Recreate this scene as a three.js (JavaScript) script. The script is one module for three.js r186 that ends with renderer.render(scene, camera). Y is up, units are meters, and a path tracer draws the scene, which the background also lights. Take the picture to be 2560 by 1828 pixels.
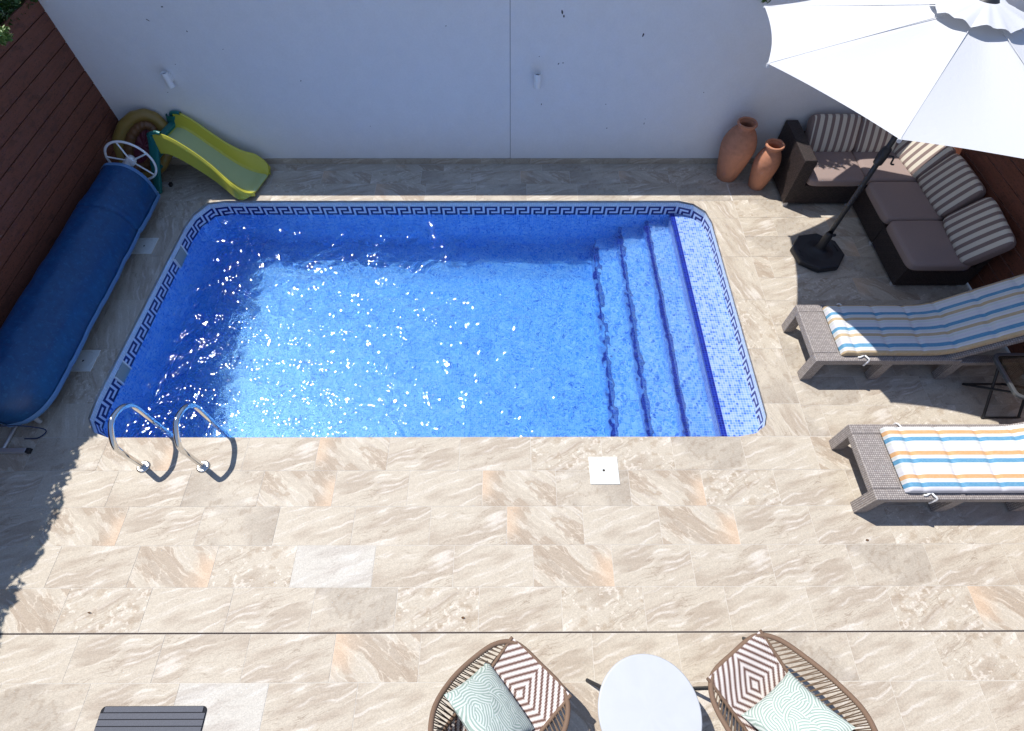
import * as THREE from 'three';
import { mergeGeometries, mergeVertices } from 'three/addons/utils/BufferGeometryUtils.js';

// ---------------------------------------------------------------- camera, sky, sun, exposure
const scene = new THREE.Scene();
const camera = new THREE.PerspectiveCamera(68.7, 2560 / 1828, 0.05, 400);
camera.position.set(0, 4.208, 0);
camera.up.set(0.00141, 0.53567, -0.84442);
camera.lookAt(0.00319, 4.208 - 0.84442, -0.53567);

const renderer = new THREE.WebGLRenderer();
renderer.toneMapping = THREE.LinearToneMapping;
renderer.toneMappingExposure = 1.16;
renderer.shadowMap.enabled = true;

const SKY = 0.5;
{
  const w = 256, h = 128, d = new Float32Array(w * h * 4);
  for (let j = 0; j < h; j++) for (let i = 0; i < w; i++) {
    const el = ((j + 0.5) / h - 0.5) * Math.PI, s = Math.sin(el), k = (j * w + i) * 4;
    const up = Math.max(0, s), t = Math.pow(1 - up, 2.2);
    const r = 0.31 + 0.38 * t, g = 0.5 + 0.34 * t, b = 0.98 + 0.04 * t;
    const f = s < 0 ? 0.45 : 1;
    d[k] = r * f * SKY; d[k + 1] = g * f * SKY; d[k + 2] = b * f * SKY; d[k + 3] = 1;
  }
  const t = new THREE.DataTexture(d, w, h, THREE.RGBAFormat, THREE.FloatType);
  t.mapping = THREE.EquirectangularReflectionMapping; t.magFilter = THREE.LinearFilter; t.needsUpdate = true;
  scene.background = t; scene.environment = t;
}
const SUNX = -0.455, SUNZ = -0.32;                       // metres sideways per metre of height, towards the sun
const sun = new THREE.DirectionalLight(new THREE.Color(1.0, 0.96, 0.9), 4.8);
sun.position.set(SUNX * 20, 20, SUNZ * 20 - 3); sun.target.position.set(0, 0, -3);
sun.castShadow = true; sun.shadow.mapSize.set(4096, 4096); sun.shadow.camera.left = -9; sun.shadow.camera.right = 9; sun.shadow.camera.top = 9; sun.shadow.camera.bottom = -9; sun.shadow.camera.far = 60;
scene.add(sun, sun.target);

// ---------------------------------------------------------------- helpers
function rng(seed) { let a = seed >>> 0; return () => { a = (a + 0x6d2b79f5) | 0; let t = Math.imul(a ^ (a >>> 15), 1 | a); t = (t + Math.imul(t ^ (t >>> 7), 61 | t)) ^ t; return ((t ^ (t >>> 14)) >>> 0) / 4294967296; }; }
const R0 = rng(11);
const HT = new Float32Array(65536); { const r = rng(77); for (let i = 0; i < 65536; i++) HT[i] = r(); }
const hash = (x, y) => HT[((x * 374761393 + y * 668265263) ^ (y << 7)) & 65535];
function vn(x, y) { const xi = Math.floor(x), yi = Math.floor(y); let u = x - xi, v = y - yi; u = u * u * (3 - 2 * u); v = v * v * (3 - 2 * v); const a = hash(xi, yi), b = hash(xi + 1, yi), c = hash(xi, yi + 1), e = hash(xi + 1, yi + 1); return a + (b - a) * u + (c - a) * v + (a - b - c + e) * u * v; }
function fbm(x, y, o = 4) { let s = 0, a = 0.5, n = 0; for (let i = 0; i < o; i++) { s += a * vn(x, y); n += a; a *= 0.5; x = x * 2.03 + 17.3; y = y * 2.03 + 9.1; } return s / n; }
const clamp = (x, a = 0, b = 1) => Math.min(b, Math.max(a, x));
const ss = (a, b, x) => { const t = clamp((x - a) / (b - a)); return t * t * (3 - 2 * t); };
const mixc = (a, b, t) => [a[0] + (b[0] - a[0]) * t, a[1] + (b[1] - a[1]) * t, a[2] + (b[2] - a[2]) * t];
function tex(w, h, fn, srgb = true, wrap = true) {
  const d = new Uint8Array(w * h * 4);
  for (let j = 0; j < h; j++) for (let i = 0; i < w; i++) { const c = fn(i / w, j / h, i, j), k = (j * w + i) * 4; if (typeof c === 'number') { d[k] = d[k + 1] = d[k + 2] = clamp(c, 0, 255); } else { d[k] = clamp(c[0], 0, 255); d[k + 1] = clamp(c[1], 0, 255); d[k + 2] = clamp(c[2], 0, 255); } d[k + 3] = 255; }
  const t = new THREE.DataTexture(d, w, h); t.magFilter = THREE.LinearFilter; t.minFilter = THREE.LinearMipmapLinearFilter; t.generateMipmaps = true;
  if (srgb) t.colorSpace = THREE.SRGBColorSpace; if (wrap) t.wrapS = t.wrapT = THREE.RepeatWrapping; t.needsUpdate = true; return t;
}
function mat(o) { const { c, ...r } = o; const m = new THREE.MeshPhysicalMaterial({ roughness: 0.7, side: THREE.DoubleSide, ...r }); if (c) m.color.setRGB(...c); return m; }
const taken = {};
function numbered(n) { const k = taken[n] = (taken[n] ?? -1) + 1; return k ? `${n}_${String(k).padStart(3, '0')}` : n; }
function mesh(name, geo, m, parent, label) { const o = new THREE.Mesh(geo, m); o.name = name; o.castShadow = o.receiveShadow = true; if (label) o.userData.label = label; parent.add(o); return o; }
function thing(name, label, category, pos = [0, 0, 0], turn = 0, group) { const o = new THREE.Group(); o.name = numbered(name); o.position.set(...pos); o.rotation.y = turn; o.userData = { label, category }; if (group) o.userData.group = group; scene.add(o); return o; }
function solo(name, geo, m, label, category, pos = [0, 0, 0], group) { const o = mesh(numbered(name), geo, m, scene); o.position.set(...pos); o.userData = { label, category }; if (group) o.userData.group = group; return o; }
function struct(name) { const o = new THREE.Group(); o.name = name; o.userData.kind = 'structure'; scene.add(o); return o; }
function triUV(g, s = 1) {                                  // uv in metres, projected along the main axis of each face
  g = g.index ? g.toNonIndexed() : g; const p = g.attributes.position, uv = new Float32Array(p.count * 2), a = new THREE.Vector3(), b = new THREE.Vector3(), c = new THREE.Vector3();
  for (let i = 0; i < p.count; i += 3) {
    a.fromBufferAttribute(p, i); b.fromBufferAttribute(p, i + 1); c.fromBufferAttribute(p, i + 2);
    const n = b.clone().sub(a).cross(c.clone().sub(a)), x = Math.abs(n.x), y = Math.abs(n.y), z = Math.abs(n.z);
    [a, b, c].forEach((q, k) => { const o = (i + k) * 2; if (y >= x && y >= z) { uv[o] = q.x * s; uv[o + 1] = q.z * s; } else if (x >= z) { uv[o] = q.z * s; uv[o + 1] = q.y * s; } else { uv[o] = q.x * s; uv[o + 1] = q.y * s; } });
  }
  g.setAttribute('uv', new THREE.BufferAttribute(uv, 2)); return g;
}
function bx(x0, x1, y0, y1, z0, z1) { const g = new THREE.BoxGeometry(x1 - x0, y1 - y0, z1 - z0); g.translate((x0 + x1) / 2, (y0 + y1) / 2, (z0 + z1) / 2); return triUV(g); }
function cbx(x0, x1, y0, y1, z0, z1, b = 0.008) {            // box with chamfered edges
  const w = x1 - x0, d = z1 - z0, s = new THREE.Shape(); s.moveTo(-w / 2 + b, -d / 2 + b); s.lineTo(w / 2 - b, -d / 2 + b); s.lineTo(w / 2 - b, d / 2 - b); s.lineTo(-w / 2 + b, d / 2 - b); s.closePath();
  const g = new THREE.ExtrudeGeometry(s, { depth: y1 - y0 - 2 * b, bevelEnabled: true, bevelThickness: b, bevelSize: b, bevelSegments: 2 }); g.rotateX(-Math.PI / 2); g.translate((x0 + x1) / 2, y0 + b, (z0 + z1) / 2); return triUV(g);
}
function tube(pts, r, seg = 24, rad = 10, closed = false) { return new THREE.TubeGeometry(new THREE.CatmullRomCurve3(pts.map((p) => new THREE.Vector3(...p)), closed, 'catmullrom', 0.5), seg, r, rad, closed); }
function bar(a, b, r, rad = 8, r2 = r) { const A = new THREE.Vector3(...a), B = new THREE.Vector3(...b), d = B.clone().sub(A), g = new THREE.CylinderGeometry(r2, r, d.length(), rad); g.applyQuaternion(new THREE.Quaternion().setFromUnitVectors(new THREE.Vector3(0, 1, 0), d.normalize())); g.translate((A.x + B.x) / 2, (A.y + B.y) / 2, (A.z + B.z) / 2); return g; }
function grid(nu, nv, fn, closedV = false) {                 // fn(u, v) -> [x, y, z, s, t]
  const p = [], uv = [], ix = []; for (let i = 0; i <= nu; i++) for (let j = 0; j <= nv; j++) { const q = fn(i / nu, j / nv); p.push(q[0], q[1], q[2]); uv.push(q[3] ?? i / nu, q[4] ?? j / nv); }
  for (let i = 0; i < nu; i++) for (let j = 0; j < nv; j++) { const a = i * (nv + 1) + j, b = a + nv + 1; ix.push(a, b, a + 1, b, b + 1, a + 1); }
  const g = new THREE.BufferGeometry(); g.setAttribute('position', new THREE.Float32BufferAttribute(p, 3)); g.setAttribute('uv', new THREE.Float32BufferAttribute(uv, 2)); g.setIndex(ix); g.computeVertexNormals();
  if (closedV) { const n = g.attributes.normal; for (let i = 0; i <= nu; i++) { const a = i * (nv + 1), b = a + nv, v = new THREE.Vector3(n.getX(a) + n.getX(b), n.getY(a) + n.getY(b), n.getZ(a) + n.getZ(b)).normalize(); n.setXYZ(a, v.x, v.y, v.z); n.setXYZ(b, v.x, v.y, v.z); } }
  return g;
}
function soft(w, h, d, n = 14, k = 7, puff = 0) {             // soft box: rounded cushion, thickness along y
  let g = new THREE.BoxGeometry(2, 2, 2, n, 6, n); g.deleteAttribute('uv'); g.deleteAttribute('normal'); g = mergeVertices(g); const p = g.attributes.position;
  for (let i = 0; i < p.count; i++) { let x = p.getX(i), y = p.getY(i), z = p.getZ(i); const q = Math.pow(Math.abs(x) ** k + Math.abs(y) ** k + Math.abs(z) ** k, 1 / k); const X = x / q, Z = z / q; let Y = y / q; Y *= 1 + puff * (1 - X * X) * (1 - Z * Z) * 2; p.setXYZ(i, X * w / 2, Y * h / 2, Z * d / 2); }
  g.computeVertexNormals(); return g;
}
function pillow(w, h, T) {                                  // knife-edge cushion with pinched corners
  const half = (sg) => grid(28, 28, (a, b) => { const u = a * 2 - 1, v = b * 2 - 1, x = w / 2 * u * (1 - 0.07 * (1 - v * v)), z = h / 2 * v * (1 - 0.07 * (1 - u * u)) * (sg > 0 ? 1 : 1), t = T / 2 * (Math.max(0, 1 - u * u) * Math.max(0, 1 - v * v)) ** 0.42; return [sg > 0 ? x : -x, sg * (t + 0.004 * t / T * (fbm(u * 5 + 9, v * 5, 3) - 0.5) * 6), z, sg > 0 ? a : 1 - a, b]; });
  return mergeGeometries([half(-1), half(1)]);
}

// ---------------------------------------------------------------- textures and materials
const BEIGE = [187, 177, 161];
function stoneTex(kind, seed) {
  const ox = seed * 31.7, oy = seed * 13.1, ang = kind === 1 ? 0.62 : kind === 2 ? -0.5 : -0.33, ca = Math.cos(ang), sa = Math.sin(ang);
  return tex(512, 256, (u, v) => {
    const x = u * 0.6, y = v * 0.3, wx = fbm(x * 7 + ox, y * 7 + oy, 3) - 0.5, wy = fbm(x * 7 + oy, y * 7 - ox, 3) - 0.5;
    const a = (x * ca - y * sa) + wx * 0.05, b = (x * sa + y * ca) + wy * 0.05;
    const s1 = fbm(a * 5 + ox, b * 42 + oy, 4), s2 = fbm(a * 3 - oy, b * 15 + ox, 3), cl = fbm(x * 6 + oy, y * 6 + ox, 3), fine = fbm(x * 150 + ox, y * 190 + oy, 2);
    let c = mixc(BEIGE, [164, 150, 134], ss(0.42, 0.76, s2) * 0.75);
    c = mixc(c, [208, 201, 191], ss(0.55, 0.82, s1) * (kind === 0 ? 0.75 : 0.55));
    const vein = ss(0.04, 0.0, Math.abs(s1 - 0.47)) * ss(0.45, 0.75, cl);
    c = mixc(c, [142, 126, 110], vein * 0.55);
    if (kind === 1) {
      const sh = ss(0.5, 0.58, fbm(a * 6 + ox, b * 17 - oy, 4)); c = mixc(c, [160, 143, 125], sh * 0.62);
      const v2 = ss(0.03, 0.0, Math.abs(fbm(a * 5 - ox, b * 22 + oy, 3) - 0.5)); c = mixc(c, [216, 206, 190], v2 * 0.5);
      c = mixc(c, [200, 174, 148], ss(0.32, 0.05, u + 0.25 * (cl - 0.5)) * ss(0.2, 0.7, v + 0.3 * s2) * 0.75);
    }
    if (kind === 2) { const g = fbm(x * 20 + ox, y * 24 + oy, 4); c = mixc(c, [150, 130, 108], ss(0.52, 0.75, g) * 0.36); c = mixc(c, [220, 212, 200], ss(0.66, 0.76, fbm(x * 34 + oy, y * 40 + ox, 3)) * 0.55); }
    if (kind === 3) { c = mixc(c, [160, 150, 137], ss(0.45, 0.8, cl + 0.25 * u) * 0.55); c = mixc(c, [142, 126, 109], ss(0.6, 0.75, fbm(x * 30 - ox, y * 30, 3)) * 0.3); }
    if (kind === 4) { c = mixc(c, [198, 199, 198], 0.42); }
    const k = 0.93 + 0.14 * fine; return [c[0] * k, c[1] * k, c[2] * k];
  }, true, true);
}
const stoneBump = tex(256, 256, (u, v) => 255 * (0.6 * fbm(u * 16, v * 16, 4) + 0.4 * fbm(u * 60, v * 60, 2)), false);
const stoneKinds = [[0, 1], [0, 2], [0, 3], [0, 4], [1, 5], [1, 6], [2, 7], [2, 8], [3, 9], [3, 10], [4, 11]];
const stoneMats = stoneKinds.map(([k, s]) => mat({ map: stoneTex(k, s), bumpMap: stoneBump, bumpScale: 0.0025, roughness: 0.62, specularIntensity: 0.6 }));
const grout = mat({ c: [0.6, 0.57, 0.52], roughness: 0.95 });
const jointDark = mat({ c: [0.045, 0.03, 0.025], roughness: 0.9 });

function mosaicTex(pick, n, seed, groutC) {
  const r = rng(seed), cols = []; for (let i = 0; i < n * n; i++) cols.push(pick(r));
  const s = 16; return tex(n * s, n * s, (u, v, i, j) => { const a = i % s, b = j % s, c = cols[Math.floor(j / s) * n + Math.floor(i / s)]; if (a < 1.5 || b < 1.5) return groutC; const k = 0.97 + 0.06 * hash(i, j); return [c[0] * k, c[1] * k, c[2] * k]; });
}
const pickBlue = (r) => { const t = r(); return t < 0.36 ? [138, 184, 238] : t < 0.66 ? [96, 160, 234] : t < 0.86 ? [60, 136, 226] : t < 0.95 ? [28, 102, 208] : [172, 206, 242]; };
const floorTex = mosaicTex(pickBlue, 64, 5, [176, 198, 240]);
const mosaicMat = mat({ map: floorTex, roughness: 0.35 });
const benchMat = mat({ map: mosaicTex((r) => { const t = r(); return t < 0.42 ? [136, 164, 220] : t < 0.72 ? [112, 148, 216] : t < 0.9 ? [84, 130, 212] : [52, 102, 200]; }, 64, 15, [178, 192, 224]), roughness: 0.4 });
const cobaltMat = mat({ map: mosaicTex((r) => { const t = r(); return t < 0.6 ? [8, 20, 112] : [12, 32, 138]; }, 16, 9, [60, 88, 180]), roughness: 0.3 });
const paleMosaicMat = mat({ map: mosaicTex((r) => { const t = r(); return t < 0.5 ? [206, 216, 226] : t < 0.8 ? [190, 206, 222] : [216, 222, 230]; }, 16, 12, [160, 184, 200]), roughness: 0.35 });
const KEY = ['1111110', '1000010', '1011110', '1010000', '1011111'];
const friezeMat = mat({ map: tex(224, 160, (u, v, i, j) => { const a = i % 32, b = j % 32, on = KEY[4 - Math.floor(j / 32)][Math.floor(i / 32)] === '1'; if (a < 2 || b < 2) return on ? [60, 66, 150] : [170, 190, 220]; return on ? [14, 16, 96] : [196, 212, 236]; }), roughness: 0.35 });

const woodTex = (seed, base, dark) => tex(512, 64, (u, v) => { const g = fbm(u * 9 + seed * 7, v * 14 + seed, 4), f = fbm(u * 60 + seed, v * 60, 3), st = ss(0.58, 0.74, fbm(u * 14 - seed * 3, v * 5 + seed * 5, 4)); const sp = ss(0.72, 0.78, fbm(u * 120 + seed * 9, v * 22 + seed, 2)); let c = mixc(base, dark, 0.5 * g + 0.3 * f); c = mixc(c, dark, st * 0.6); return mixc(c, [34, 20, 14], sp * 0.5); });
const plankMats = [1, 2, 3, 4].map((s) => mat({ map: woodTex(s, [128, 74, 54], [84, 48, 35]), roughness: 0.72 }));
const plasterTex = (seed, marks, x0, w) => tex(2048, 1024, (u, v) => {
  const x = x0 + u * w, y = v * 1.84; const n = fbm(x * 9 + seed, y * 9, 4), f = fbm(x * 90, y * 90 + seed, 2); let k = 0.975 + 0.025 * n + 0.025 * f, c = [224 * k, 224 * k, 225 * k];
  for (const [mx, my, rx, ry, t] of marks) { const dx = x - mx, dy = y - my; if (Math.abs(dx) < 0.06 && Math.abs(dy) < 0.06) { const X = dx * Math.cos(t) + dy * Math.sin(t), Y = -dx * Math.sin(t) + dy * Math.cos(t), q = Math.hypot(X / rx, Y / ry) + 0.5 * (fbm(x * 160, y * 160, 2) - 0.5); c = mixc(c, [52, 48, 48], ss(1.1, 0.8, q)); } }
  return c;
}, true, false);
const wickerTex = (a, b, c) => tex(128, 128, (u, v, i, j) => { const s = 16, cx = Math.floor(i / s), cy = Math.floor(j / s), h = (cx + cy) & 1, p = ((h ? j : i) % s) / s, q = ((h ? i : j) % s) / s; const k = Math.sin(p * Math.PI) ** 0.6, e = Math.sin(q * Math.PI) ** 0.3; return mixc(c, hash(cx, cy) > 0.5 ? a : b, k * e); });
const wickerBump = tex(128, 128, (u, v, i, j) => { const s = 16, cx = Math.floor(i / s), cy = Math.floor(j / s), h = (cx + cy) & 1, p = ((h ? j : i) % s) / s, q = ((h ? i : j) % s) / s; return 255 * Math.sin(p * Math.PI) * Math.sin(q * Math.PI) ** 0.5; }, false);
function rep(t, s) { const c = t.clone(); c.repeat.set(s, s); c.needsUpdate = true; return c; }
const wickerGrey = mat({ map: rep(wickerTex([184, 176, 171], [166, 158, 154], [104, 96, 93]), 8), bumpMap: rep(wickerBump, 8), bumpScale: 0.004, roughness: 0.6 });
const wickerDark = mat({ map: rep(wickerTex([76, 61, 58], [54, 42, 40], [15, 11, 11]), 9), bumpMap: rep(wickerBump, 9), bumpScale: 0.004, roughness: 0.5 });
const fabricTex = (c, amt = 0.1) => tex(128, 128, (u, v, i, j) => { const k = 1 - amt + amt * (hash(i, j) + ((i + j) & 1)) * 0.7; return [c[0] * k, c[1] * k, c[2] * k]; });
const taupe = mat({ map: rep(fabricTex([150, 132, 126]), 4), roughness: 0.95 });
const steel = mat({ c: [0.75, 0.74, 0.72], metalness: 1, roughness: 0.09 });
const white = mat({ c: [0.78, 0.78, 0.78], roughness: 0.4 });
const alu = mat({ c: [0.62, 0.63, 0.65], roughness: 0.35, metalness: 0.6 });
const darkMetal = mat({ c: [0.02, 0.022, 0.026], roughness: 0.45 });
const blackPlastic = mat({ c: [0.015, 0.016, 0.02], roughness: 0.5 });

// ---------------------------------------------------------------- pool outline
const POOL = [[1.96, -1.944], [2.12, -1.975], [2.225, -2.05], [2.262, -2.15], [2.272, -4.58], [2.235, -4.75], [2.12, -4.875], [1.96, -4.928], [-3.30, -4.93], [-3.49, -4.895], [-3.60, -4.71], [-3.635, -4.50], [-3.715, -2.32], [-3.70, -2.13], [-3.60, -1.995], [-3.45, -1.944]];
function clipHalf(poly, a, b, inside) {                       // keep the part of a polygon on one side of the line a-b
  const out = [], side = (p) => ((b[0] - a[0]) * (p[1] - a[1]) - (b[1] - a[1]) * (p[0] - a[0])) * (inside ? -1 : 1);
  for (let i = 0; i < poly.length; i++) { const p = poly[i], q = poly[(i + 1) % poly.length], s = side(p), t = side(q); if (s >= 0) out.push(p); if ((s > 0 && t < 0) || (s < 0 && t > 0)) { const k = s / (s - t); out.push([p[0] + (q[0] - p[0]) * k, p[1] + (q[1] - p[1]) * k]); } }
  return out;
}
const area = (p) => { let s = 0; for (let i = 0; i < p.length; i++) { const q = p[(i + 1) % p.length]; s += p[i][0] * q[1] - q[0] * p[i][1]; } return Math.abs(s) / 2; };
function minusPool(poly) { const out = []; let rest = poly; for (let i = 0; i < POOL.length && rest.length > 2; i++) { const a = POOL[i], b = POOL[(i + 1) % POOL.length]; const o = clipHalf(rest, a, b, false); if (o.length > 2 && area(o) > 2e-4) out.push(o); rest = clipHalf(rest, a, b, true); } return out; }

// ---------------------------------------------------------------- ground and paving
const ground = new THREE.Shape([[-60, -60], [60, -60], [60, 60], [-60, 60]].map((p) => new THREE.Vector2(...p)));
ground.holes.push(new THREE.Path(POOL.map(([x, z]) => new THREE.Vector2(x, -z))));
{ const g = new THREE.ShapeGeometry(ground); g.rotateX(-Math.PI / 2); g.translate(0, -0.03, 0); const o = mesh('ground', g, mat({ c: [0.3, 0.28, 0.25], roughness: 0.95 }), scene); o.userData.kind = 'structure'; }
const deck = struct('pool_deck'), terrace = struct('terrace');
{
  const bed = (parent, x0, x1, z0, z1) => { const polys = minusPool([[x0, z0], [x1, z0], [x1, z1], [x0, z1]]).map((p) => flat(p, -0.002, -0.028)); mesh('mortar_bed', mergeGeometries(polys), grout, parent); };
  bed(deck, -4.43, 5.2, -5.6, -0.4365); bed(terrace, -4.43, 5.2, -0.4265, 1.4);
  mesh('expansion_joint', bx(-4.43, 5.2, -0.02, -0.0016, -0.4362, -0.4268), jointDark, deck);
}
function flat(p, y1, y0, uvf) {                               // thin prism over a convex polygon in x, z
  if (((p[1][0] - p[0][0]) * (p[2][1] - p[0][1]) - (p[1][1] - p[0][1]) * (p[2][0] - p[0][0])) > 0) p = p.slice().reverse();
  const pos = [], uv = [], nor = [], U = uvf || ((x, z) => [x, z]); const put = (a, y, n) => { pos.push(a[0], y, a[1]); uv.push(...U(a[0], a[1])); nor.push(...n); };
  for (let i = 1; i < p.length - 1; i++) for (const q of [p[0], p[i], p[i + 1]]) put(q, y1, [0, 1, 0]);
  for (let i = 0; i < p.length; i++) { const a = p[i], b = p[(i + 1) % p.length], l = Math.hypot(b[0] - a[0], b[1] - a[1]) || 1, n = [-(b[1] - a[1]) / l, 0, (b[0] - a[0]) / l]; put(a, y0, n); put(b, y0, n); put(b, y1, n); put(a, y0, n); put(b, y1, n); put(a, y1, n); }
  const g = new THREE.BufferGeometry(); g.setAttribute('position', new THREE.Float32BufferAttribute(pos, 3)); g.setAttribute('normal', new THREE.Float32BufferAttribute(nor, 3)); g.setAttribute('uv', new THREE.Float32BufferAttribute(uv, 2)); return g;
}
let lastKind = -1;
function tile(parent, x0, x1, z0, z1, rx0, rx1, rz0, rz1, alongZ = false, force) {   // nominal tile cut to a region and to the pool's edge
  const g = 0.0018, a = Math.max(x0, rx0) + g, b = Math.min(x1, rx1) - g, c = Math.max(z0, rz0) + g, d = Math.min(z1, rz1) - g; if (b - a < 0.02 || d - c < 0.02) return;
  const polys = minusPool([[a, c], [b, c], [b, d], [a, d]]); if (!polys.length) return;
  let k; do { const t = R0(); k = t < 0.48 ? Math.floor(R0() * 4) : t < 0.63 ? 4 + Math.floor(R0() * 2) : t < 0.82 ? 6 + Math.floor(R0() * 2) : 8 + Math.floor(R0() * 2); } while (k === lastKind); lastKind = k; if (force !== undefined) k = force;
  const flip = R0() < 0.5, y = (R0() - 0.5) * 0.0008, L = 0.6, S = 0.3;
  const uvf = (x, z) => { let u = alongZ ? (z - z0) / L : (x - x0) / L, v = alongZ ? (x - x0) / S : (z1 - z) / S; return flip ? [1 - u, 1 - v] : [u, v]; };
  const geos = polys.map((p) => flat(p, y, -0.02, uvf)); mesh('paving_tile', geos.length > 1 ? mergeGeometries(geos) : geos[0], stoneMats[k], parent);
}
const RZ = (i) => -1.6414 + 0.3025 * i;
for (let i = -1; i < 9; i++) {
  const par = i < 4 ? deck : terrace; let z0 = i === -1 ? -1.944 : RZ(i), z1 = RZ(i + 1); if (i === 3) z1 -= 0.0045; if (i === 4) z0 += 0.0045;
  let off = -3.2344 + 0.2 * i; while (off > -4.43) off -= 0.601;
  for (let x = off; x < 4.8; x += 0.601) { const pale = (i === 2 && x > -1.7 && x < -1.5) || (i === 5 && x > -2.4 && x < -1.9); tile(par, x, x + 0.601, z0, z1, -4.43, 4.72, z0, z1, false, pale ? 10 : undefined); }
}
for (const [z0, z1, o] of [[-5.228, -4.93, -0.992], [-5.462, -5.228, -1.066], [-5.58, -5.462, -0.8]]) for (let x = o - 6 * 0.594; x < 2.6; x += 0.594) tile(deck, x, x + 0.594, z1 - 0.3, z1, -4.43, 2.585, z0, z1);
for (let k = 0; k < 13; k++) { const z1 = -1.946 - 0.3 * k, z0 = z1 - 0.3; let o = 2.16 - 0.2 * (k % 3); for (let x = o; x < 4.8; x += 0.6) tile(deck, x, x + 0.6, z0, z1, 2.585, 4.72, Math.max(z0, -5.58), z1); }
for (let k = 0; k < 6; k++) { const z1 = -1.672 - 0.593 * k + 0.0; tile(deck, 1.985, 2.585, z1 - 0.593, z1, 1.9, 2.585, -4.929, -1.945, true); }
for (let k = 0; k < 6; k++) { const z1 = -1.68 - 0.593 * k; tile(deck, -4.007, -3.2, z1 - 0.593, z1, -4.007, -3.2, -4.929, -1.945, true); tile(deck, -4.43, -4.007, z1 - 0.56, z1 + 0.033, -4.43, -4.007, -4.929, -1.945, true); }

// ---------------------------------------------------------------- pool shell, steps, water
const pool = struct('swimming_pool');
const WATER = -0.2, FLOOR = -1.0;
{
  const ring = (y1, y0, v1, v0, us, inset = 0) => { const p = [], uv = [], ix = []; let s = 0; const n = POOL.length; for (let i = 0; i <= n; i++) { const a = POOL[i % n]; if (i) s += Math.hypot(a[0] - POOL[i - 1][0], a[1] - POOL[i - 1][1]); p.push(a[0], y1, a[1], a[0], y0, a[1]); uv.push(s / us, v1, s / us, v0); if (i < n) { const k = i * 2; ix.push(k, k + 1, k + 2, k + 1, k + 3, k + 2); } } let g = new THREE.BufferGeometry(); g.setAttribute('position', new THREE.Float32BufferAttribute(p, 3)); g.setAttribute('uv', new THREE.Float32BufferAttribute(uv, 2)); g.setIndex(ix); g = g.toNonIndexed(); g.computeVertexNormals(); return g; };
  mesh('coping_edge', ring(-0.001, -0.026, 1, 0, 1), mat({ c: [0.4, 0.4, 0.39], roughness: 0.8 }), pool);
  mesh('plain_border', ring(-0.026, -0.085, 0.2, 0, 0.4), paleMosaicMat, pool);
  mesh('key_frieze', ring(-0.085, -0.21, 1, 0, -0.175), friezeMat, pool);
  mesh('pool_wall', ring(-0.21, FLOOR, 0.5, 0, 1.6), mosaicMat, pool);
  const fl = new THREE.ShapeGeometry(new THREE.Shape(POOL.map(([x, z]) => new THREE.Vector2(x, -z)))); fl.rotateX(-Math.PI / 2); fl.translate(0, FLOOR, 0);
  { const p = fl.attributes.position, uv = fl.attributes.uv; for (let i = 0; i < p.count; i++) uv.setXY(i, p.getX(i) / 1.6, p.getZ(i) / 1.6); }
  mesh('pool_floor', fl, mosaicMat, pool);
  const steps = [[1.9, -0.187], [1.62, -0.37], [1.315, -0.56], [1.02, -0.76]];
  steps.forEach(([x, y], i) => {
    const x1 = i ? steps[i - 1][0] : 2.3, g = bx(x, x1 - 0.001, FLOOR - 0.02, y, -4.95, -1.93), uv = g.attributes.uv; for (let k = 0; k < uv.count; k++) uv.setXY(k, uv.getX(k) / 1.6, uv.getY(k) / 1.6);
    const o = mesh(i ? 'step' : 'bench', g, i ? mosaicMat : benchMat, pool);
    const ng = bx(x - 0.003, x + 0.05, y - 0.026, y + 0.003, -4.94, -1.935), nu = ng.attributes.uv; for (let k = 0; k < nu.count; k++) nu.setXY(k, (nu.getX(k) - x + 0.003) / 0.4, nu.getY(k) / 0.4);
    mesh('step_nosing', ng, cobaltMat, o);
  });
  for (const [z0, z1, xx] of [[-4.31, -4.08, -3.647], [-2.785, -2.59, -3.704]]) { const s = new THREE.Group(); s.name = 'skimmer'; pool.add(s); mesh('skimmer_mouth', bx(xx - 0.02, xx + 0.006, -0.225, -0.088, z0 + 0.015, z1 - 0.015), mat({ c: [0.3, 0.34, 0.32], roughness: 0.6 }), s); mesh('skimmer_frame', mergeGeometries([bx(xx - 0.02, xx + 0.014, -0.23, -0.082, z0, z0 + 0.015), bx(xx - 0.02, xx + 0.014, -0.23, -0.082, z1 - 0.015, z1)]), white, s); }
}
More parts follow.
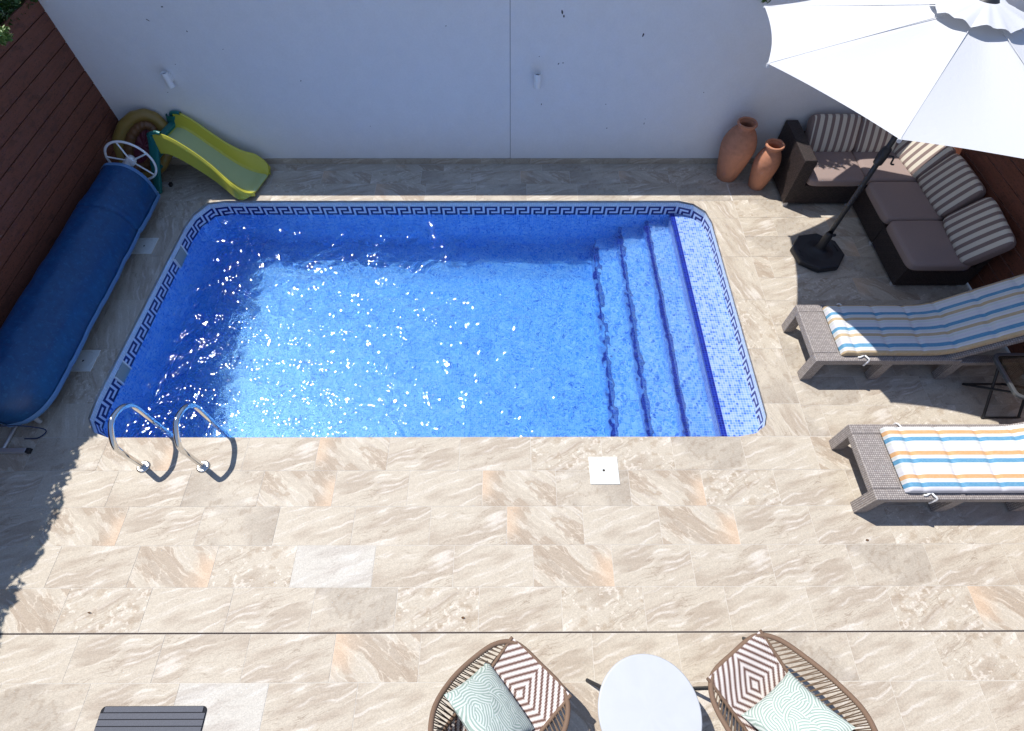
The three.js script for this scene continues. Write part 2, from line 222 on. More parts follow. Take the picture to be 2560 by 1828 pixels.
{
  // a breeze and a bather's wake: many small crossing wave trains
  const r = rng(404), W = []; for (let i = 0; i < 56; i++) { const l = 0.05 * Math.pow(9, Math.pow(r(), 1.15)), a = r() * Math.PI * 2, k = 2 * Math.PI / l; W.push([k * Math.cos(a), k * Math.sin(a), r() * 6.28, 0.04 / k * (0.5 + r())]); }
  const X0 = -3.74, X1 = 2.29, Z0 = -4.95, Z1 = -1.93, nx = 520, nz = 260, g = grid(nx, nz, (u, v) => [X0 + (X1 - X0) * u, 0, Z1 + (Z0 - Z1) * v, u, v]), p = g.attributes.position, n = g.attributes.normal;
  for (let i = 0; i < p.count; i++) {
    const x = p.getX(i), z = p.getZ(i); let y = 0, dx = 0, dz = 0; const calm = (0.35 + 0.9 * fbm(x * 0.9 + 3, z * 0.9 + 8, 3)) * ss(2.1, 1.5, x);
    for (const [kx, kz, ph, am] of W) { const t = kx * x + kz * z + ph + 1.1 * Math.sin(x * 1.7 + ph * 2) + 0.9 * Math.sin(z * 2.3 + ph); y += am * Math.sin(t); const c = am * Math.cos(t); dx += c * (kx + 1.87 * Math.cos(x * 1.7 + ph * 2)); dz += c * (kz + 2.07 * Math.cos(z * 2.3 + ph)); }
    p.setY(i, WATER + y * calm); const v = new THREE.Vector3(-dx * calm, 1, -dz * calm).normalize(); n.setXYZ(i, v.x, v.y, v.z);
  }
  const water = struct('water'); mesh('water_body', g, mat({ transmission: 1, thickness: 0.5, ior: 1.33, roughness: 0.01, transparent: true, opacity: 0.7, attenuationColor: new THREE.Color().setRGB(0.4, 0.8, 0.97), attenuationDistance: 2.2 }), water);
  mesh('water_surface', g.clone().translate(0, 0.004, 0), mat({ transmission: 1, thickness: 0, ior: 1.33, roughness: 0.05 }), water);
}

// ---------------------------------------------------------------- garden wall
{
  const w = thing('garden_wall', 'long white plastered garden wall behind the pool with a thin vertical joint', 'wall');
  const M1 = [[-3.501, 1.623, 0.018, 0.004, -0.6], [-3.175, 1.521, 0.005, 0.007, 0], [-2.22, 1.027, 0.008, 0.004, 0.9], [-0.625, 1.572, 0.008, 0.003, 0.3], [-3.3, 1.74, 0.01, 0.006, 0.2], [-3.46, 1.2, 0.004, 0.004, 0], [-3.7, 0.9, 0.005, 0.004, 0], [-2.9, 1.35, 0.005, 0.003, 0.4], [-1.6, 0.5, 0.003, 0.004, 0]];
  const M2 = [[0.5, 1.697, 0.008, 0.02, 0.2], [0.52, 1.66, 0.007, 0.012, 0], [1.32, 1.49, 0.008, 0.018, -0.2], [0.346, 0.765, 0.004, 0.01, 0], [0.502, 1.207, 0.01, 0.005, 0.8], [0.548, 1.216, 0.006, 0.005, 0], [1.112, 0.475, 0.008, 0.004, 0.6], [1.53, 0.532, 0.003, 0.014, 0], [1.53, 0.59, 0.003, 0.006, 0], [1.058, 0.765, 0.005, 0.004, 0], [0.3, 1.28, 0.005, 0.004, 0], [2.1, 0.9, 0.006, 0.003, -0.8]];
  const panel = (x0, x1, t) => { const g = bx(x0, x1, -0.02, 1.82, -5.78, -5.6), uv = g.attributes.uv, p = g.attributes.position; for (let i = 0; i < p.count; i++) uv.setXY(i, (p.getX(i) - x0) / (x1 - x0), p.getY(i) / 1.84); return mesh('wall_panel', g, mat({ map: t, roughness: 0.9 }), w); };
  panel(-4.75, -0.0005, plasterTex(3, M1, -4.75, 4.75)); panel(0.0065, 5.2, plasterTex(8, M2, 0.0065, 5.1935));
  mesh('joint_filler', bx(-0.0005, 0.0065, -0.02, 1.815, -5.77, -5.606), mat({ c: [0.25, 0.25, 0.26] }), w);
  for (let x = -4.43 - 0.13, i = 0; x < 4.7; x += 0.602, i++) { const a = Math.max(x, -4.43), b = Math.min(x + 0.599, 4.72), g = bx(a, b, -0.01, 0.078, -5.598, -5.585), uv = g.attributes.uv; for (let k = 0; k < uv.count; k++) uv.setXY(k, (uv.getX(k) - x) / 0.6, uv.getY(k) / 0.3 + 0.3); mesh('skirting_tile', g, stoneMats[(i * 5 + 3) % 10], w); }
}
// ---------------------------------------------------------------- fences
function fence(label, X, side) {
  const f = thing('wooden_fence', label, 'fence', [0, 0, 0], 0, 'dark wooden side fences'); const y0 = 0.022, P = 0.1405;
  for (let k = 0; k < 13; k++) { const a = y0 + k * P, b = k === 12 ? 1.85 : a + P - 0.009, xs = [-5.6, -2.95 + 0.6 * (k % 2), 1.3]; for (let j = 0; j < 2; j++) { if ((k === 12 && side > 0) || (k > 10 && side < 0 && j === 1)) continue; const r = R0() * 0.003, g = side < 0 ? bx(X - 0.022 + r, X + r, a, b, xs[j] + 0.002, xs[j + 1] - 0.002) : bx(X - r, X + 0.022 - r, a, b, xs[j] + 0.002, xs[j + 1] - 0.002), uv = g.attributes.uv, of = R0() * 5; for (let i = 0; i < uv.count; i++) uv.setXY(i, uv.getX(i) / 1.6 + of, uv.getY(i) / 0.15 + k * 0.37); mesh('plank', g, plankMats[Math.floor(R0() * 4)], f); } }
  for (let z = -5.5; z < 1.3; z += 1.35) mesh('fence_post', side < 0 ? bx(X - 0.1, X - 0.024, -0.03, z > -3 ? 1.55 : 1.84, z, z + 0.07) : bx(X + 0.024, X + 0.1, -0.03, 1.7, z, z + 0.07), plankMats[0], f);
  return f;
}
fence('dark brown plank fence on the left behind the rolled pool cover', -4.43, -1);
fence('dark brown plank fence on the right behind the corner sofa', 4.72, 1);

// ---------------------------------------------------------------- planting
function leaves(n, place, size, seed, colors) {
  const r = rng(seed), pos = [], col = [], ix = [], nor = []; const q = new THREE.Quaternion(), e = new THREE.Euler(), v = new THREE.Vector3();
  for (let i = 0; i < n; i++) {
    const c = place(r); if (!c) continue; const s = size * (0.6 + 0.8 * r()); e.set((r() - 0.5) * 2.2, r() * 6.283, (r() - 0.5) * 2.2); q.setFromEuler(e); const b = pos.length / 3, k = colors[Math.floor(r() * colors.length)], f = 0.75 + 0.5 * r();
    for (const [x, y, z] of [[0, 0, -1], [0.42, 0.14, -0.1], [0, 0, 1], [-0.42, 0.14, -0.1]]) { v.set(x * s, y * s, z * s).applyQuaternion(q); pos.push(c[0] + v.x, c[1] + v.y, c[2] + v.z); col.push(k[0] * f, k[1] * f, k[2] * f); }
    ix.push(b, b + 1, b + 2, b, b + 2, b + 3);
  }
  const g = new THREE.BufferGeometry(); g.setAttribute('position', new THREE.Float32BufferAttribute(pos, 3)); g.setAttribute('color', new THREE.Float32BufferAttribute(col, 3)); g.setIndex(ix); g.computeVertexNormals(); return g;
}
const leafMat = mat({ vertexColors: true, roughness: 0.55, transmission: 0.25, thickness: 0 });
const GREENS = [[0.05, 0.12, 0.02], [0.08, 0.17, 0.03], [0.03, 0.08, 0.02], [0.12, 0.2, 0.05]];
{
  const h = thing('hedge', 'dark green leafy hedge growing over the top of the left fence', 'hedge', [-4.9, 0, 0]);
  const top = (z) => (z < -3.5 ? 2.64 + 0.3 * ss(-5.2, -4.5, z) + 0.12 * Math.sin(z * 3.1) : 2.06 + 0.86 * ss(-2.95, -3.5, z)) + 0.34 * (fbm(z * 2.6 + 4, 1.5, 3) - 0.5);
  mesh('foliage', leaves(15000, (r) => { const z = -6.6 + 7.9 * r(), t = top(z), y = r() < 0.65 ? t - 0.75 * r() * r() : t * r(), x = -0.02 + 0.42 * (r() - 0.5) - (y > 1.85 ? 0.03 : 0.12); if (y < 0.3) return null; return [x, y + 0.06 * (r() - 0.5), z]; }, 0.042, 21, GREENS), leafMat, h);
  mesh('overhang_foliage', leaves(130, (r) => [0.6 + 0.07 * (r() - 0.5), 1.83 + 0.09 * r(), -4.8 + 0.14 * (r() - 0.5)], 0.03, 22, [[0.2, 0.3, 0.08], [0.15, 0.26, 0.06]]), leafMat, h);
  mesh('fringe_foliage', leaves(300, (r) => [0.33 + 0.2 * r(), 1.86 + 0.16 * r(), -5.6 + 2.7 * r()], 0.035, 29, GREENS), leafMat, h);
  mesh('edge_foliage', leaves(4200, (r) => { const z = -3.0 + 4.2 * r(), t = 1.66 + 0.24 * fbm(z * 4.5 + 7, 2.2, 3) + 0.05 * Math.sin(z * 19); return [0.3 + 0.2 * r(), t - 0.34 * r() * r() + 0.05 * (r() > 0.9 ? r() : 0), z]; }, 0.036, 41, GREENS), leafMat, h);
  mesh('crest_foliage', leaves(900, (r) => [0.28 + 0.2 * r(), 1.8 + 0.28 * r(), -5.75 + 1.0 * r()], 0.04, 37, GREENS), leafMat, h);
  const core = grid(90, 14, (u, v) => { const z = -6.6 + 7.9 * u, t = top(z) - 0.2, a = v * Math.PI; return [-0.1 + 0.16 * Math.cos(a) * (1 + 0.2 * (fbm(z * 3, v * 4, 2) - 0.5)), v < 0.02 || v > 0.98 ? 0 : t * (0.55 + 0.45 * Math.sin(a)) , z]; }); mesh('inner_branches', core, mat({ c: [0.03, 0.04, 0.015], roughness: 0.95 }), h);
  for (let i = 0; i < 9; i++) mesh('stem', bar([-0.1, -0.03, -6.3 + i * 0.9], [-0.08, 1.6, -6.25 + i * 0.9], 0.03, 6, 0.015), mat({ c: [0.1, 0.07, 0.04] }), h);
}
{
  const h = thing('shrub', 'green leafy shrub poking over the white wall near the parasol', 'shrub', [2.55, 0, -5.95]);
  mesh('foliage', leaves(2600, (r) => { const a = r() * 6.28, q = Math.sqrt(r()); const h = r(), w = 0.42 - 0.1 * h; return [w * q * Math.cos(a), 1.3 + 1.38 * h, 0.02 + 0.26 * q * Math.sin(a)]; }, 0.045, 31, GREENS), leafMat, h);
  mesh('drooping_leaf_spray', leaves(26, (r) => [-0.2 + 0.09 * r(), 1.8 + 0.1 * r(), 0.345 + 0.05 * r()], 0.032, 33, GREENS), leafMat, h);
  for (let i = 0; i < 5; i++) mesh('stem', bar([-0.2 + i * 0.1, -0.03, 0], [-0.4 + i * 0.2, 1.75, 0.1 * Math.sin(i * 2)], 0.02, 6, 0.008), mat({ c: [0.1, 0.07, 0.04] }), h);
}

// ---------------------------------------------------------------- wall lamps
for (const [x, y, l] of [[-3.58, 1.08, 'white cylinder wall lamp above the yellow slide'], [0.288, 1.07, 'white cylinder wall lamp just right of the wall joint']]) {
  const t = thing('wall_lamp', l, 'lamp', [x, y, -5.53], 0, 'white cylinder lamps on the garden wall');
  const pr = [[0.0, -0.072], [0.034, -0.075], [0.036, -0.072], [0.036, 0.072], [0.034, 0.075], [0.029, 0.075], [0.028, 0.05], [0.0, 0.05]].map((p) => new THREE.Vector2(...p));
  mesh('body', new THREE.LatheGeometry(pr, 24), white, t);
  mesh('lens', new THREE.CylinderGeometry(0.026, 0.026, 0.004, 20).translate(0, 0.056, 0), mat({ c: [0.25, 0.25, 0.25], roughness: 0.15 }), t);
  mesh('wall_bracket', bx(-0.022, 0.022, -0.04, 0.04, -0.0695, -0.03), white, t);
}
// ---------------------------------------------------------------- access covers set in the paving
for (const [x, z, l] of [[0.774, -1.637, 'square white access cover with a round lid in the sunny deck'], [-3.994, -2.727, 'square white access cover in the shade beside the near half of the rolled blue cover'], [-3.965, -4.208, 'square white access cover in the shade beside the far half of the rolled blue cover']]) {
  const t = thing('access_cover', l, 'access cover', [x, 0.001, z], 0, 'white access covers around the pool'); const s = new THREE.Shape(), q = 0.1185; s.moveTo(-q, -q); s.lineTo(q, -q); s.lineTo(q, q); s.lineTo(-q, q); s.closePath(); const ho = new THREE.Path(); ho.absarc(0, 0, 0.107, 0, 6.2832, true); s.holes.push(ho);
  const g = new THREE.ExtrudeGeometry(s, { depth: 0.004, bevelEnabled: true, bevelThickness: 0.001, bevelSize: 0.001, bevelSegments: 1, curveSegments: 32 }); g.rotateX(-Math.PI / 2); g.translate(0, 0.001, 0);
  const wm = mat({ c: [0.7, 0.72, 0.69], roughness: 0.45 }); mesh('frame', g, wm, t);
  mesh('lid', new THREE.LatheGeometry([[0.011, 0.0005], [0.011, 0.0045], [0.03, 0.0045], [0.031, 0.003], [0.033, 0.003], [0.034, 0.004], [0.086, 0.0035], [0.088, 0.005], [0.098, 0.005], [0.1, 0.0025], [0.105, 0.0025], [0.1055, 0.0005]].map((p) => new THREE.Vector2(...p)), 40), wm, t);
  mesh('finger_hole', new THREE.CylinderGeometry(0.0108, 0.0108, 0.001, 16).translate(0, 0.001, 0), mat({ c: [0.03, 0.018, 0.01] }), t);
}
// ---------------------------------------------------------------- pool ladder rails
for (const [x, l] of [[-3.047, 'curved chrome pool ladder rail nearer the fence'], [-2.552, 'curved chrome pool ladder rail nearer the pool middle']]) {
  const t = thing('ladder_rail', l, 'handrail', [x, 0, -1.678], 0, 'chrome ladder rails at the pool edge');
  mesh('rail', tube([[0, 0.0, 0], [0, 0.16, 0], [0, 0.31, 0], [0, 0.39, -0.012], [0, 0.47, -0.075], [0, 0.525, -0.17], [0, 0.49, -0.29], [0, 0.41, -0.355], [0, 0.32, -0.372], [0, 0.1, -0.374], [0, -0.3, -0.378], [0, -0.75, -0.38]], 0.0212, 90, 16), steel, t);
  mesh('flange', new THREE.LatheGeometry([[0.0, 0.002], [0.052, 0.002], [0.054, 0.006], [0.048, 0.014], [0.036, 0.017], [0.034, 0.012], [0.024, 0.02], [0.0, 0.02]].map((p) => new THREE.Vector2(...p)), 32), mat({ c: [0.7, 0.68, 0.64], metalness: 1, roughness: 0.28 }), t);
}
// ---------------------------------------------------------------- rolled pool cover on its reel
{
  const t = thing('pool_cover_reel', 'big blue rolled-up pool cover on a white reel along the left fence', 'pool cover', [-4.17, 0, -3.4]);
  const blueT = rep(tex(256, 256, (u, v) => { const n = fbm(u * 24, v * 24, 4), f = hash(Math.floor(u * 256), Math.floor(v * 256)), sc = ss(0.66, 0.75, fbm(u * 60 + 4, v * 60, 3)); let c = mixc([6, 60, 108], [12, 80, 128], n); c = mixc(c, [60, 124, 160], sc * 0.3); return [c[0] * (0.94 + 0.1 * f), c[1] * (0.94 + 0.1 * f), c[2] * (0.94 + 0.1 * f)]; }), 1);
  const zf = -1.42, zn = 1.43, cov = (u, v, grow = 0) => {                // far end, near end; v runs from the fence side over the top to the hem
    const z = zf + (zn - zf) * u, e = clamp((z - 1.02) / 0.41), k = Math.sqrt(Math.max(0, 1 - e ** 2.6)), a = Math.PI * (0.98 - 1.0 * v), low = 0.2;
    const w = 0.245, hgt = 0.40 * (0.25 + 0.75 * Math.sqrt(Math.max(0, 1 - e * e))) , ca = Math.cos(a), sa = Math.max(0, Math.sin(a)); const wr = 0.006 * (fbm(z * 5 + 3, v * 6, 3) - 0.5) * 4 - 0.014 * Math.exp(-(((z + 0.72 + 0.12 * v) / 0.018) ** 2)) - 0.009 * Math.exp(-(((z - 0.92 + 0.1 * v) / 0.02) ** 2));
    const bag = v > 0.55 ? 0.03 * Math.sin((v - 0.55) / 0.45 * Math.PI) * (0.6 + 0.8 * fbm(z * 2, 3, 2)) : 0;
    return [ (w + grow + wr + bag) * Math.sign(ca) * Math.abs(ca) ** 0.8 * k, low + (hgt + wr) * sa ** 0.9 - (v > 0.9 ? 0.02 : 0), z, u * 2.8, v];
  };
  mesh('cover', grid(150, 44, (u, v) => cov(u, v)), mat({ map: blueT, roughness: 0.42 }), t);
  const hemPts = []; for (let i = 0; i <= 80; i++) { const p = cov(i / 80, 1, 0.006); hemPts.push(p); } for (let i = 80; i >= 58; i--) hemPts.push(cov(i / 80, 0, 0.006));
  const hm = mat({ c: [0.10, 0.22, 0.42], roughness: 0.6 }); const strip = (pts, h0, h1) => grid(pts.length - 1, 3, (u, v) => { const p = pts[Math.round(u * (pts.length - 1))], q = [0.008, 0.012, 0.008, -0.004][Math.round(v * 3)]; const l = Math.hypot(p[0], p[2] > 1 ? p[2] - 1 : 0) || 1; return [p[0] + q * (p[0] / l), p[1] + h0 + (h1 - h0) * v, p[2] + (p[2] > 1 ? q * (p[2] - 1) / l : 0)]; });
  mesh('hem', strip(hemPts, 0.025, -0.035), hm, t);
  const ep = []; for (let i = 0; i <= 30; i++) { const p = cov(0, i / 30, 0.004); ep.push([p[0], p[1] + 0.004, p[2]]); } mesh('end_hem', grid(30, 3, (u, v) => { const p = ep[Math.round(u * 30)]; return [p[0], p[1] + 0.006 * Math.sin(v * Math.PI), p[2] - 0.005 + 0.045 * v]; }), hm, t);
  mesh('roll', new THREE.CylinderGeometry(0.19, 0.19, 2.3, 28).rotateX(Math.PI / 2).translate(0, 0.37, -0.24), mat({ c: [0.03, 0.10, 0.22], roughness: 0.6 }), t);
  mesh('axle', bar([0.06, 0.5, -1.62], [0.06, 0.5, -1.3], 0.05, 16), alu, t);
  const wheel = new THREE.Group(); wheel.name = 'hand_wheel'; wheel.position.set(0.11, 0.535, -1.53); t.add(wheel); mesh('rim', new THREE.TorusGeometry(0.235, 0.012, 8, 48), white, wheel);
  for (let k = 0; k < 5; k++) { const a = k * 1.2566 + 0.4; mesh('spoke', bar([0, 0, 0], [0.235 * Math.cos(a), 0.235 * Math.sin(a), 0], 0.009, 6), white, wheel); } mesh('hub', new THREE.CylinderGeometry(0.045, 0.045, 0.04, 16).rotateX(Math.PI / 2), white, wheel);
  for (const [z, lb] of [[-1.5, 0], [1.3, 1]]) { const s = new THREE.Group(); s.name = 'stand'; t.add(s); mesh('leg', bar([0.08, 0.5, z], [0.1, 0.03, z + 0.02], 0.02, 8), alu, s); }
  const foot = (z, x0, x1) => { const s = new THREE.Group(); s.name = 'foot'; t.add(s); mesh('foot_bar', cbx(x0, x1, 0.002, 0.036, z - 0.02, z + 0.02, 0.003), alu, s); mesh('end_cap', cbx(x1, x1 + 0.03, 0.001, 0.038, z - 0.021, z + 0.021, 0.003), blackPlastic, s); }; foot(1.585, -0.25, 0.105); foot(-1.79, -0.2, 0.155);
  mesh('foot_link', bar([-0.1, 0.02, 1.3], [-0.1, 0.02, 1.58], 0.015, 8), alu, t); mesh('foot_link', bar([0.04, 0.02, -1.78], [0.1, 0.03, -1.48], 0.015, 8), alu, t);
  mesh('cord', tube([[-0.12, 0.24, 1.43], [-0.02, 0.255, 1.47], [0.11, 0.2, 1.44], [0.19, 0.04, 1.40], [0.14, 0.01, 1.46], [0.02, 0.008, 1.47]], 0.005, 40, 6), mat({ c: [0.01, 0.025, 0.08] }), t);
}
// ---------------------------------------------------------------- inflatable float leaning in the corner
{
  const t = thing('inflatable_float', 'yellow and maroon inflatable float propped in the corner behind the reel wheel', 'pool float', [-4.13, 0, -5.38]);
  const ya = mat({ c: [0.26, 0.17, 0.04], roughness: 0.35 });
  const tilt = (g) => { g.rotateZ(-0.7); g.rotateX(-0.3); g.rotateY(0.3); g.translate(-0.04, 0.40, 0); return g; };
  mesh('tube', tilt(grid(72, 16, (u, v) => { const a = u * 6.28318, b = v * 6.28318, f = 1 + 0.05 * Math.sin(a * 14) * Math.max(0, Math.cos(b)), r = 0.065 * f; return [(0.22 + r * Math.cos(b)) * Math.cos(a), (0.36 + r * Math.cos(b)) * Math.sin(a), r * Math.sin(b)]; }, true)), ya, t);
  mesh('inner_ring', tilt(grid(72, 14, (u, v) => { const a = u * 6.28318, b = v * 6.28318, f = 1 + 0.08 * Math.sin(a * 22), r = 0.05 * f; return [(0.125 + r * Math.cos(b)) * Math.cos(a), (0.26 + r * Math.cos(b)) * Math.sin(a), 0.025 + r * Math.sin(b)]; }, true)), mat({ c: [0.16, 0.075, 0.03], roughness: 0.4 }), t);
  mesh('seat_sheet', tilt(grid(40, 10, (u, v) => { const a = u * 6.28318, r = v; return [0.11 * r * Math.cos(a), 0.24 * r * Math.sin(a), -0.005 + 0.02 * Math.sin(a * 9) * r * (1 - r) * 4 * 0.4]; })), mat({ c: [0.16, 0.03, 0.05], roughness: 0.45 }), t);
}
// ---------------------------------------------------------------- child's slide
{
  const t = thing('toy_slide', 'small yellow plastic slide with teal legs beside the wall', 'slide', [-3.78, 0, -5.385], -0.24);
  const S = [[-0.02, 0.55, 0.685, 0.13, 0.19], [0.08, 0.545, 0.69, 0.13, 0.19], [0.2, 0.475, 0.635, 0.125, 0.185], [0.35, 0.345, 0.52, 0.125, 0.18], [0.5, 0.215, 0.39, 0.13, 0.19], [0.63, 0.11, 0.285, 0.145, 0.225], [0.75, 0.055, 0.22, 0.165, 0.27], [0.85, 0.05, 0.12, 0.17, 0.262], [0.90, 0.045, 0.05, 0.15, 0.17]];
  const at = (u, k) => { const f = u * (S.length - 1), i = Math.min(S.length - 2, Math.floor(f)), q = f - i, g = (j) => S[clamp(j, 0, S.length - 1)][k], a = g(i - 1), b = g(i), c = g(i + 1), d = g(i + 2); return 0.5 * ((2 * b) + (c - a) * q + (2 * a - 5 * b + 4 * c - d) * q * q + (3 * b - 3 * c + d - a) * q * q * q); };
  // v: outside lower edge - rim - inner wall - trough - inner wall - rim - outside lower edge
  const sec = (u, v) => { const x = at(u, 0), yb = at(u, 1), yr = at(u, 2), hb = at(u, 3), hr = at(u, 4), lo = Math.max(0.02, yb - 0.085 * (1 - u) + 0.02 * u), P = [[-hr - 0.055 + 0.02 * u, lo], [-hr - 0.024, yr - 0.03], [-hr - 0.004, yr + 0.004], [-hr + 0.014, yr - 0.01], [-hb - 0.012, yb + 0.018], [-hb + 0.012, yb], [hb - 0.012, yb], [hb + 0.012, yb + 0.018], [hr - 0.014, yr - 0.01], [hr + 0.004, yr + 0.004], [hr + 0.024, yr - 0.03], [hr + 0.055 - 0.02 * u, lo]]; const f = v * 11, i = Math.min(10, Math.floor(f)), q = f - i; return [x, P[i][1] + (P[i + 1][1] - P[i][1]) * q, P[i][0] + (P[i + 1][0] - P[i][0]) * q]; };
  const yel = mat({ c: [0.52, 0.5, 0.06], roughness: 0.38 });
  mesh('chute', grid(64, 66, sec), yel, t);
  mesh('chute_bed', grid(48, 6, (u, v) => { const p = sec(0.04 + u * 0.94, (5 + v) / 11); return [p[0], p[1] + 0.003, p[2]]; }), mat({ c: [0.42, 0.50, 0.24], roughness: 0.4 }), t, 'pale green worn sliding strip');
  const teal = mat({ c: [0.015, 0.17, 0.16], roughness: 0.4 });
  for (const s of [-1, 1]) mesh('leg', grid(20, 12, (u, v) => { const a = v * 6.2832, y = 0.66 * (1 - u) + 0.004 * u, zc = s * (0.18 + (s > 0 ? 0.2 : 0.02) * u ** 1.3), xc = -0.05 - 0.2 * u ** 1.3 - 0.03 * Math.sin(u * 3.1), rx = 0.062 - 0.012 * u, rz = 0.03; return [xc + rx * Math.sign(Math.cos(a)) * Math.abs(Math.cos(a)) ** 0.6, y, zc + rz * Math.sign(Math.sin(a)) * Math.abs(Math.sin(a)) ** 0.6]; }, true), teal, t);
  mesh('ladder_top', cbx(-0.1, -0.02, 0.50, 0.585, -0.2, 0.2, 0.015), teal, t);
  for (const y of [0.2, 0.36]) mesh('ladder_rung', bar([-0.16 - (0.36 - y) * 0.5, y, -0.19], [-0.16 - (0.36 - y) * 0.5, y, 0.19], 0.022, 10), teal, t);
  for (const s of [-1, 1]) mesh('grip_rim', tube([[-0.08, 0.6, s * 0.2], [-0.05, 0.67, s * 0.195], [0.02, 0.695, s * 0.19], [0.08, 0.69, s * 0.19]], 0.02, 16, 8), teal, t);
}
// ---------------------------------------------------------------- terracotta jars
{
  const tc = tex(256, 256, (u, v) => { const n = fbm(u * 14, v * 40, 4), f = fbm(u * 70, v * 70, 2); const k = 0.9 + 0.16 * n + 0.05 * f; return [180 * k, 124 * k, 96 * k]; }); const clay = mat({ map: tc, roughness: 0.9 });
  const jar = (l, x, z, pr, tilt, grp) => { const t = thing('terracotta_jar', l, 'jar', [x, 0.0, z], 0, 'clay jars by the wall'); const g = new THREE.LatheGeometry(new THREE.SplineCurve(pr.map((p) => new THREE.Vector2(...p))).getPoints(60), 48); mesh('body', g, clay, t); const top = pr[tilt]; const rg = new THREE.TorusGeometry(top[0], 0.014, 10, 40).rotateX(Math.PI / 2).scale(1, 1.2, 1).translate(0, top[1], 0); { const p = rg.attributes.position; for (let i = 0; i < p.count; i++) p.setY(i, p.getY(i) + 0.006 * (fbm(p.getX(i) * 30 + x, p.getZ(i) * 30, 2) - 0.5)); } mesh('lip', rg, clay, t); };
  jar('tall terracotta jar with a chipped rim against the white wall', 2.597, -5.36, [[0.0, 0.002], [0.1, 0.002], [0.118, 0.02], [0.16, 0.2], [0.19, 0.38], [0.185, 0.47], [0.145, 0.575], [0.095, 0.635], [0.084, 0.66], [0.096, 0.695], [0.085, 0.69], [0.074, 0.66], [0.09, 0.6], [0.12, 0.5], [0.0, 0.46]], 9);
  jar('shorter terracotta jar standing next to the dark sofa arm', 2.915, -5.19, [[0.0, 0.002], [0.082, 0.002], [0.095, 0.015], [0.118, 0.14], [0.138, 0.28], [0.135, 0.37], [0.108, 0.45], [0.083, 0.49], [0.08, 0.51], [0.092, 0.548], [0.082, 0.544], [0.07, 0.515], [0.085, 0.46], [0.1, 0.4], [0.0, 0.36]], 9);
}
